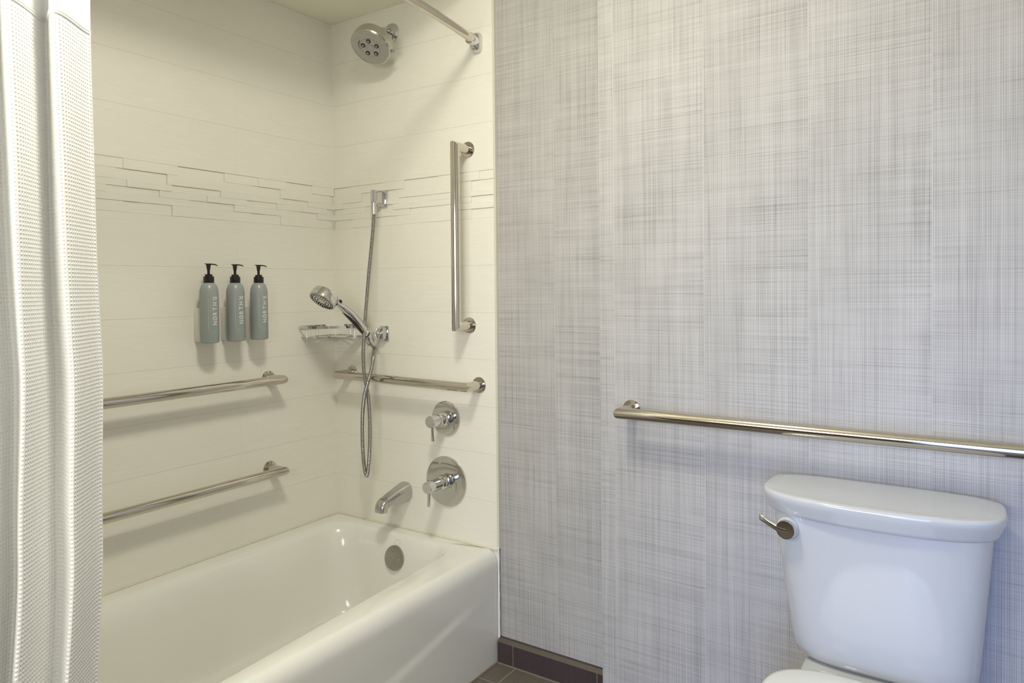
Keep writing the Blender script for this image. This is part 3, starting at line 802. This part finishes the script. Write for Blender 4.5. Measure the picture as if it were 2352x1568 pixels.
# ------------------------------------------------------------------ bottles with brackets
BR = 0.0286
def make_bottle(c):
    t = thing('pump_bottle', '', 'bottle', c, 'pump bottles on the long tiled wall')
    bm = bmesh.new()
    prof = [(BR-0.004, 0), (BR-0.001, 0.0015), (BR, 0.005), (BR, 0.150)]
    for k in range(1, 13):
        a = pi/2*k/12; prof.append((0.0135+(BR-0.0135)*cos(a), 0.150+0.040*sin(a)))
    add_lathe(bm, c, (0, 0, 1), prof+[(0.013, 0.192)], 128); finish(bm, 'body', M['bottle'], t, 40)
    bm = bmesh.new(); z = 0.190
    add_lathe(bm, c, (0, 0, 1), [(0.0155, z), (0.016, z+0.001), (0.016, z+0.019), (0.0150, z+0.020), (0.0115, z+0.0205), (0.0115, z+0.026), (0.006, z+0.0275), (0.0042, z+0.028), (0.0042, z+0.038), (0.0060, z+0.046), (0.0060, z+0.052), (0.0070, z+0.0525), (0.0070, z+0.058), (0, z+0.0588)], 32)
    pb = finish(bm, 'pump', M['black'], t, 35)
    bm = bmesh.new(); zz = c.z+z+0.0585; rings = []
    d = V((0.35, 0.94, 0)).normalized(); sd = V((-d.y, d.x, 0))
    for s_, w_, h_, dz in ((-0.011, 0.003, 0.0016, 0.0012), (-0.006, 0.0072, 0.003, 0), (0.004, 0.0072, 0.0034, 0), (0.014, 0.0045, 0.003, -0.0002), (0.022, 0.0034, 0.0028, -0.0018), (0.027, 0.0026, 0.0022, -0.0045)):
        p = V((c.x, c.y, zz+dz))+d*s_
        rings.append([p+sd*w_*cos(2*pi*k/12)+V((0, 0, 1))*h_*0.7*sin(2*pi*k/12) for k in range(12)])
    bridge(bm, rings); bmesh.ops.recalc_face_normals(bm, faces=bm.faces)
    finish(bm, 'spout', M['black'], pb, 50)
    # wrap print around the body
    def wrap(b, az, z0, rot):
        bmesh.ops.triangulate(b, faces=b.faces)
        for _ in range(2):
            bmesh.ops.subdivide_edges(b, edges=[e_ for e_ in b.edges if e_.calc_length() > 0.0016], cuts=2, use_grid_fill=False)
            bmesh.ops.triangulate(b, faces=b.faces)
        for v in b.verts:
            x, y = v.co.x, v.co.y
            if rot: x, y = -y, x
            a = az + x/BR; r = BR+0.00016+v.co.z*0.5
            v.co = V((c.x+r*cos(a), c.y+r*sin(a), c.z+z0+y))
    out = bmesh.new(); AZ = radians(4)
    for i, chh in enumerate('NORTH'):
        b = text_bm(chh, 0.0150, 0.0001); 
        for v in b.verts: v.co.x *= 1.15; v.co.y *= 1.42
        wrap(b, AZ, 0.0625+i*0.0154+(0.0006 if i < 2 else -0.0003*i), True); merge(out, b)
    b = bmesh.new(); add_box(b, (-0.0006, -0.0072, -0.0001), (0.0006, 0.0072, 0.0001), rot=Matrix.Rotation(radians(-42), 3, 'Z'))
    wrap(b, AZ, 0.0625+0.0160, True); merge(out, b)
    b = text_bm('39', 0.0150, 0.0001)
    for v in b.verts: v.co.x *= 1.05
    wrap(b, AZ-0.03, 0.1400, False); merge(out, b)
    b = bmesh.new(); add_tube(b, [V((0.0016*cos(a*pi/6)+0.0108, 0.0016*sin(a*pi/6)+0.0042, 0)) for a in range(13)], 0.0003, 6); wrap(b, AZ, 0.1400, False); merge(out, b)
    # fine upright dashed pale line left of the name
    b = bmesh.new()
    for k in range(14): add_box(b, (-0.00022, -0.050+k*0.0072, -0.0001), (0.00022, -0.050+k*0.0072+0.0062, 0.0001))
    wrap(b, AZ-radians(42), 0.090, False); merge(out, b)
    finish(out, 'name_and_line', M['ink_white'], t, 0)
    out = bmesh.new(); rnd = random.Random(5)
    for k in range(5):
        y = 0.043-k*0.0050; x = -0.015+0.001*(k % 2)
        while x < 0.013:
            w_ = rnd.uniform(0.0012, 0.0026) if k in (1, 2) else rnd.uniform(0.0008, 0.0016); hh_ = 0.0011 if k in (1, 2) else 0.0005
            b = bmesh.new(); add_box(b, (x, -hh_, -0.0001), (x+w_*0.8, hh_, 0.0001)); wrap(b, AZ, y, False); merge(out, b); x += w_*1.25
    finish(out, 'small_print', M['ink_green'], t, 0)
    return t
def copy_tree(o, parent=None):
    c = o.copy(); COL.objects.link(c); c.parent = parent
    for ch in list(o.children): copy_tree(ch, c)
    return c
BX = 0.0655
bt = make_bottle(V((BX, -0.5830, 1.0755)))
kids = list(bt.children)
bt['label'] = 'grey-green pump bottle, leftmost of three, nearest the curtain'
for yb, lab in ((-0.4880, 'grey-green pump bottle, the middle one of three'), (-0.3975, 'grey-green pump bottle, rightmost of three, nearest the corner shelf')):
    c = copy_tree(bt); c.location = (BX, yb, 1.0755); c['label'] = lab
bk0 = None
for yb, lab in ((-0.5830, 'white wall bracket behind the leftmost pump bottle'), (-0.4880, 'white wall bracket behind the middle pump bottle'), (-0.3975, 'white wall bracket behind the rightmost pump bottle')):
    if bk0 is None:
        bm = bmesh.new(); add_box(bm, (0, yb-0.0125, 1.078), (BX-BR+0.0005, yb+0.020, 1.186), 0.0025, 2)
        bmesh.ops.translate(bm, verts=bm.verts, vec=(0, -yb, -1.078))
        bk0 = finish(bm, 'bottle_bracket', M['bracket'], None, 30); o = bk0
    else:
        o = bk0.copy(); COL.objects.link(o)
    o.location = (0, yb, 1.078); tagm(o, lab, 'bracket', 'bottle brackets on the long tiled wall')

# ------------------------------------------------------------------ valves
def valve(label, c, ER, klen, pinang, group='shower valves'):
    c = V(c); d = V((0, -1, 0)); t = thing('shower_valve', label, 'shower valve', c, group)
    bm = bmesh.new(); add_lathe(bm, c, d, [(ER, 0), (ER, 0.0035), (ER-0.0012, 0.006), (ER-0.004, 0.0072), (0.03, 0.0080), (0, 0.0080)], 72)
    finish(bm, 'round_plate', M['chrome'], t, 30)
    bm = bmesh.new(); add_lathe(bm, c+d*0.007, d, [(0.0215, 0), (0.0240, 0.003), (0.0258, 0.009), (0.0262, 0.014), (0.0255, 0.0145), (0.0255, 0.0155), (0.0262, 0.016), (0.0255, 0.021), (0.0230, 0.027), (0.0195, 0.032), (0.0180, 0.036), (0.0180, 0.043), (0, 0.043)], 48)
    finish(bm, 'collar', M['chrome'], t, 30)
    bm = bmesh.new(); add_lathe(bm, c+d*0.049, d, [(0.0190, 0), (0.0200, 0.001), (0.0200, klen-0.0015), (0.0190, klen), (0, klen)], 48)
    kn = finish(bm, 'knob', M['chrome'], t, 30)
    pc = c+d*(0.049+klen-0.013); pd = V((sin(pinang), 0, -cos(pinang)))
    bm = bmesh.new(); add_lathe(bm, pc+pd*0.018, pd, [(0.0056, 0), (0.0050, 0.003), (0.0060, 0.046), (0.0054, 0.0475), (0, 0.0475)], 20)
    finish(bm, 'lever_pin', M['chrome'], kn, 30)
    return t
valve('smaller round chrome valve with lever, under the short grab bar', (0.5475, 0, 0.7905), 0.0605, 0.042, radians(3))
valve('larger round chrome valve with lever, just above the tub rim', (0.5450, 0, 0.5710), 0.0875, 0.058, radians(-2))

# ------------------------------------------------------------------ tub spout
sp0 = V((0.3545, 0, 0.5080))
sp = thing('tub_spout', 'water-spotted chrome tub spout on the end wall', 'tub spout', sp0)
prof = [((0, 0.0), 0.0315, 0.0345), ((-0.008, 0.0), 0.0320, 0.0350), ((-0.04, -0.003), 0.0285, 0.0290), ((-0.072, -0.007), 0.0255, 0.0235), ((-0.098, -0.012), 0.0235, 0.0200),
        ((-0.114, -0.017), 0.0225, 0.0185), ((-0.1235, -0.023), 0.0220, 0.0180), ((-0.1270, -0.031), 0.0215, 0.0172), ((-0.1275, -0.044), 0.0210, 0.0165)]
rings = []
for i, ((y_, z_), w_, h_) in enumerate(prof):
    a0 = prof[max(0, i-1)][0]; a1 = prof[min(len(prof)-1, i+1)][0]
    d = V((0, a1[0]-a0[0], a1[1]-a0[1])).normalized() if i > 1 else V((0, -1, 0))
    if i == len(prof)-1: d = V((0, -0.10, -1)).normalized()
    upv = V((1, 0, 0)).cross(d); upv = upv if upv.z > 0 or i > 4 else -upv
    if i <= 4 and upv.z < 0: upv = -upv
    ring = []
    for k in range(36):
        a = 2*pi*k/36; ca, sa = cos(a), sin(a); e = 0.82 if i < 5 else 0.62
        ring.append(V((sp0.x, y_, sp0.z+z_)) + V((1, 0, 0))*w_*abs(ca)**e*(1 if ca >= 0 else -1) - V((0, d.z, -d.y))*h_*abs(sa)**e*(1 if sa >= 0 else -1))
    rings.append(ring)
bm = bmesh.new(); bridge(bm, rings, True, False)
# open mouth with inner lip
lip = rings[-1]; cc = sum(lip, V((0, 0, 0)))/len(lip)
r2 = [cc+(p-cc)*0.84 for p in lip]; r3 = [p+V((0, 0.001, 0.012)) for p in r2]
bridge(bm, [lip, r2, r3], False, True)
bmesh.ops.remove_doubles(bm, verts=bm.verts, dist=1e-6)
bmesh.ops.recalc_face_normals(bm, faces=bm.faces)
finish(bm, 'spout_body', M['chrome_worn'], sp, 50)

# ------------------------------------------------------------------ toilet
TX = 1.912
to = thing('toilet', 'white two-piece toilet with closed lid against the wallpapered wall', 'toilet', (TX, -0.55, 0))
def dshape(cx, ym, hw, db, df, nb_, nf, z, n=72):
    out = []
    for k in range(n):
        a = 2*pi*k/n; ca, sa = cos(a), sin(a); e = 2/(nb_ if sa >= 0 else nf)
        x = hw*abs(ca)**e*(1 if ca >= 0 else -1); y = (db if sa >= 0 else df)*abs(sa)**e*(1 if sa >= 0 else -1)
        out.append(V((cx+x, ym+y, z)))
    return out
YB = JY-0.016
def tank_ring(hw, front, z, nf=3.6):
    dx = 0.009*min(1, max(0, (0.742-z)/0.3))
    ym = -0.20; return dshape(TX+dx, ym, hw, YB-ym-0.004, ym-front, 8, nf, z)
rings = [tank_ring(0.10, -0.255, 0.4165), tank_ring(0.140, -0.280, 0.4175), tank_ring(0.161, -0.292, 0.421), tank_ring(0.172, -0.300, 0.430), tank_ring(0.178, -0.304, 0.445)]
for k in range(1, 13):
    t = k/12; rings.append(tank_ring(0.178+0.033*t, -0.304-0.020*t, 0.445+(0.742-0.445)*t))
bm = bmesh.new(); bridge(bm, rings); bmesh.ops.recalc_face_normals(bm, faces=bm.faces)
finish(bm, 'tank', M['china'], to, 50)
def lid_ring(g, z):
    ym = -0.232; return dshape(TX, ym, 0.2315-g, (YB-ym)-g*0.5, 0.117-g, 4.6, 2.55, z)
bm = bmesh.new()
bridge(bm, [lid_ring(0.020, 0.738), lid_ring(0.016, 0.7385), lid_ring(0.0125, 0.741), lid_ring(0.010, 0.747), lid_ring(0.006, 0.758), lid_ring(0.002, 0.768), lid_ring(0.0, 0.777), lid_ring(0.0008, 0.7815), lid_ring(0.0028, 0.7842), lid_ring(0.006, 0.7854), lid_ring(0.03, 0.7860), lid_ring(0.08, 0.7862)])
bmesh.ops.recalc_face_normals(bm, faces=bm.faces)
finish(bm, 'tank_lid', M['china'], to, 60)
# flush lever
lv = V((1.7490, -0.3150, 0.7110))
bm = bmesh.new(); add_lathe(bm, lv+V((0, 0.012, 0)), (-0.12, -1, 0), [(0.0215, 0), (0.0235, 0.003), (0.0235, 0.014), (0.0215, 0.018)], 36)
lb = finish(bm, 'lever_escutcheon', M['china'], to, 35)
bm = bmesh.new(); add_lathe(bm, lv+V((-0.0005, -0.0055, 0)), (-0.12, -1, 0), [(0.0195, 0), (0.0205, 0.001), (0.0205, 0.011), (0.0195, 0.0125), (0, 0.0128)], 36)
lc = V((lv.x-0.001, lv.y-0.013, lv.z)); rings = []
for s_, w_, h_, dy, dz in ((0.0, 0.006, 0.009, 0, -0.002), (0.020, 0.005, 0.0085, 0.002, 0.001), (0.036, 0.0045, 0.0080, 0.004, 0.0075), (0.046, 0.0042, 0.0078, 0.006, 0.012), (0.055, 0.0042, 0.0080, 0.008, 0.0155), (0.059, 0.003, 0.006, 0.009, 0.0165)):
    p = lc+V((-s_, dy, dz)); rings.append([p+V((0, w_*cos(2*pi*k/16), h_*1.0*sin(2*pi*k/16))) for k in range(16)])
bridge(bm, rings); bmesh.ops.recalc_face_normals(bm, faces=bm.faces)
o = finish(bm, 'flush_lever', M['chrome'], to, 45); o['label'] = 'polished metal flush lever'
# bowl
def oval(cx, cy, hw, hb, hf, z, nb_=3.0, nf=2.2): return dshape(cx, cy, hw, hb, hf, nb_, nf, z)
bm = bmesh.new()
bridge(bm, [oval(TX, -0.42, 0.115, 0.20, 0.20, 0.0), oval(TX, -0.42, 0.118, 0.20, 0.20, 0.02), oval(TX, -0.42, 0.105, 0.20, 0.18, 0.08), oval(TX, -0.42, 0.105, 0.20, 0.19, 0.16),
            oval(TX, -0.46, 0.130, 0.15, 0.20, 0.24), oval(TX, -0.49, 0.162, 0.145, 0.235, 0.31), oval(TX, -0.50, 0.180, 0.140, 0.25, 0.37), oval(TX, -0.50, 0.183, 0.140, 0.255, 0.395),
            oval(TX, -0.50, 0.180, 0.138, 0.250, 0.408), oval(TX, -0.50, 0.170, 0.130, 0.240, 0.412), oval(TX, -0.50, 0.10, 0.10, 0.17, 0.412)])
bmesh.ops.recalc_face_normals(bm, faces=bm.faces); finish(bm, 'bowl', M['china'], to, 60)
# deck the tank bolts to
bm = bmesh.new(); dk = lambda g, z: dshape(TX, -0.27, 0.140-g, 0.125-g, 0.115-g, 6, 4, z)
bridge(bm, [dk(0.01, 0.30), dk(0, 0.36), dk(0, 0.405), dk(0.003, 0.4125), dk(0.01, 0.416)]); bmesh.ops.recalc_face_normals(bm, faces=bm.faces)
finish(bm, 'tank_deck', M['china'], to, 50)
def seat_ring(g, z):
    return dshape(TX+0.008, -0.515, 0.186-g, 0.142-g, 0.245-g, 3.2, 2.2, z)
bm = bmesh.new(); bridge(bm, [seat_ring(0.006, 0.413), seat_ring(0, 0.416), seat_ring(0, 0.428), seat_ring(0.004, 0.431)]); bmesh.ops.recalc_face_normals(bm, faces=bm.faces)
finish(bm, 'seat', M['seat'], to, 50)
bm = bmesh.new(); bridge(bm, [seat_ring(0.004, 0.4325), seat_ring(0.0, 0.435), seat_ring(0.0, 0.444), seat_ring(0.003, 0.4485), seat_ring(0.012, 0.4515), seat_ring(0.05, 0.4545), seat_ring(0.10, 0.4560)]); bmesh.ops.recalc_face_normals(bm, faces=bm.faces)
finish(bm, 'seat_lid', M['seat'], to, 60)
for s in (-1, 1):
    bm = bmesh.new(); add_box(bm, (TX+s*0.075-0.02, -0.375, 0.412), (TX+s*0.075+0.02, -0.345, 0.436), 0.006, 3)
    finish(bm, 'seat_hinge', M['seat'], to, 40)
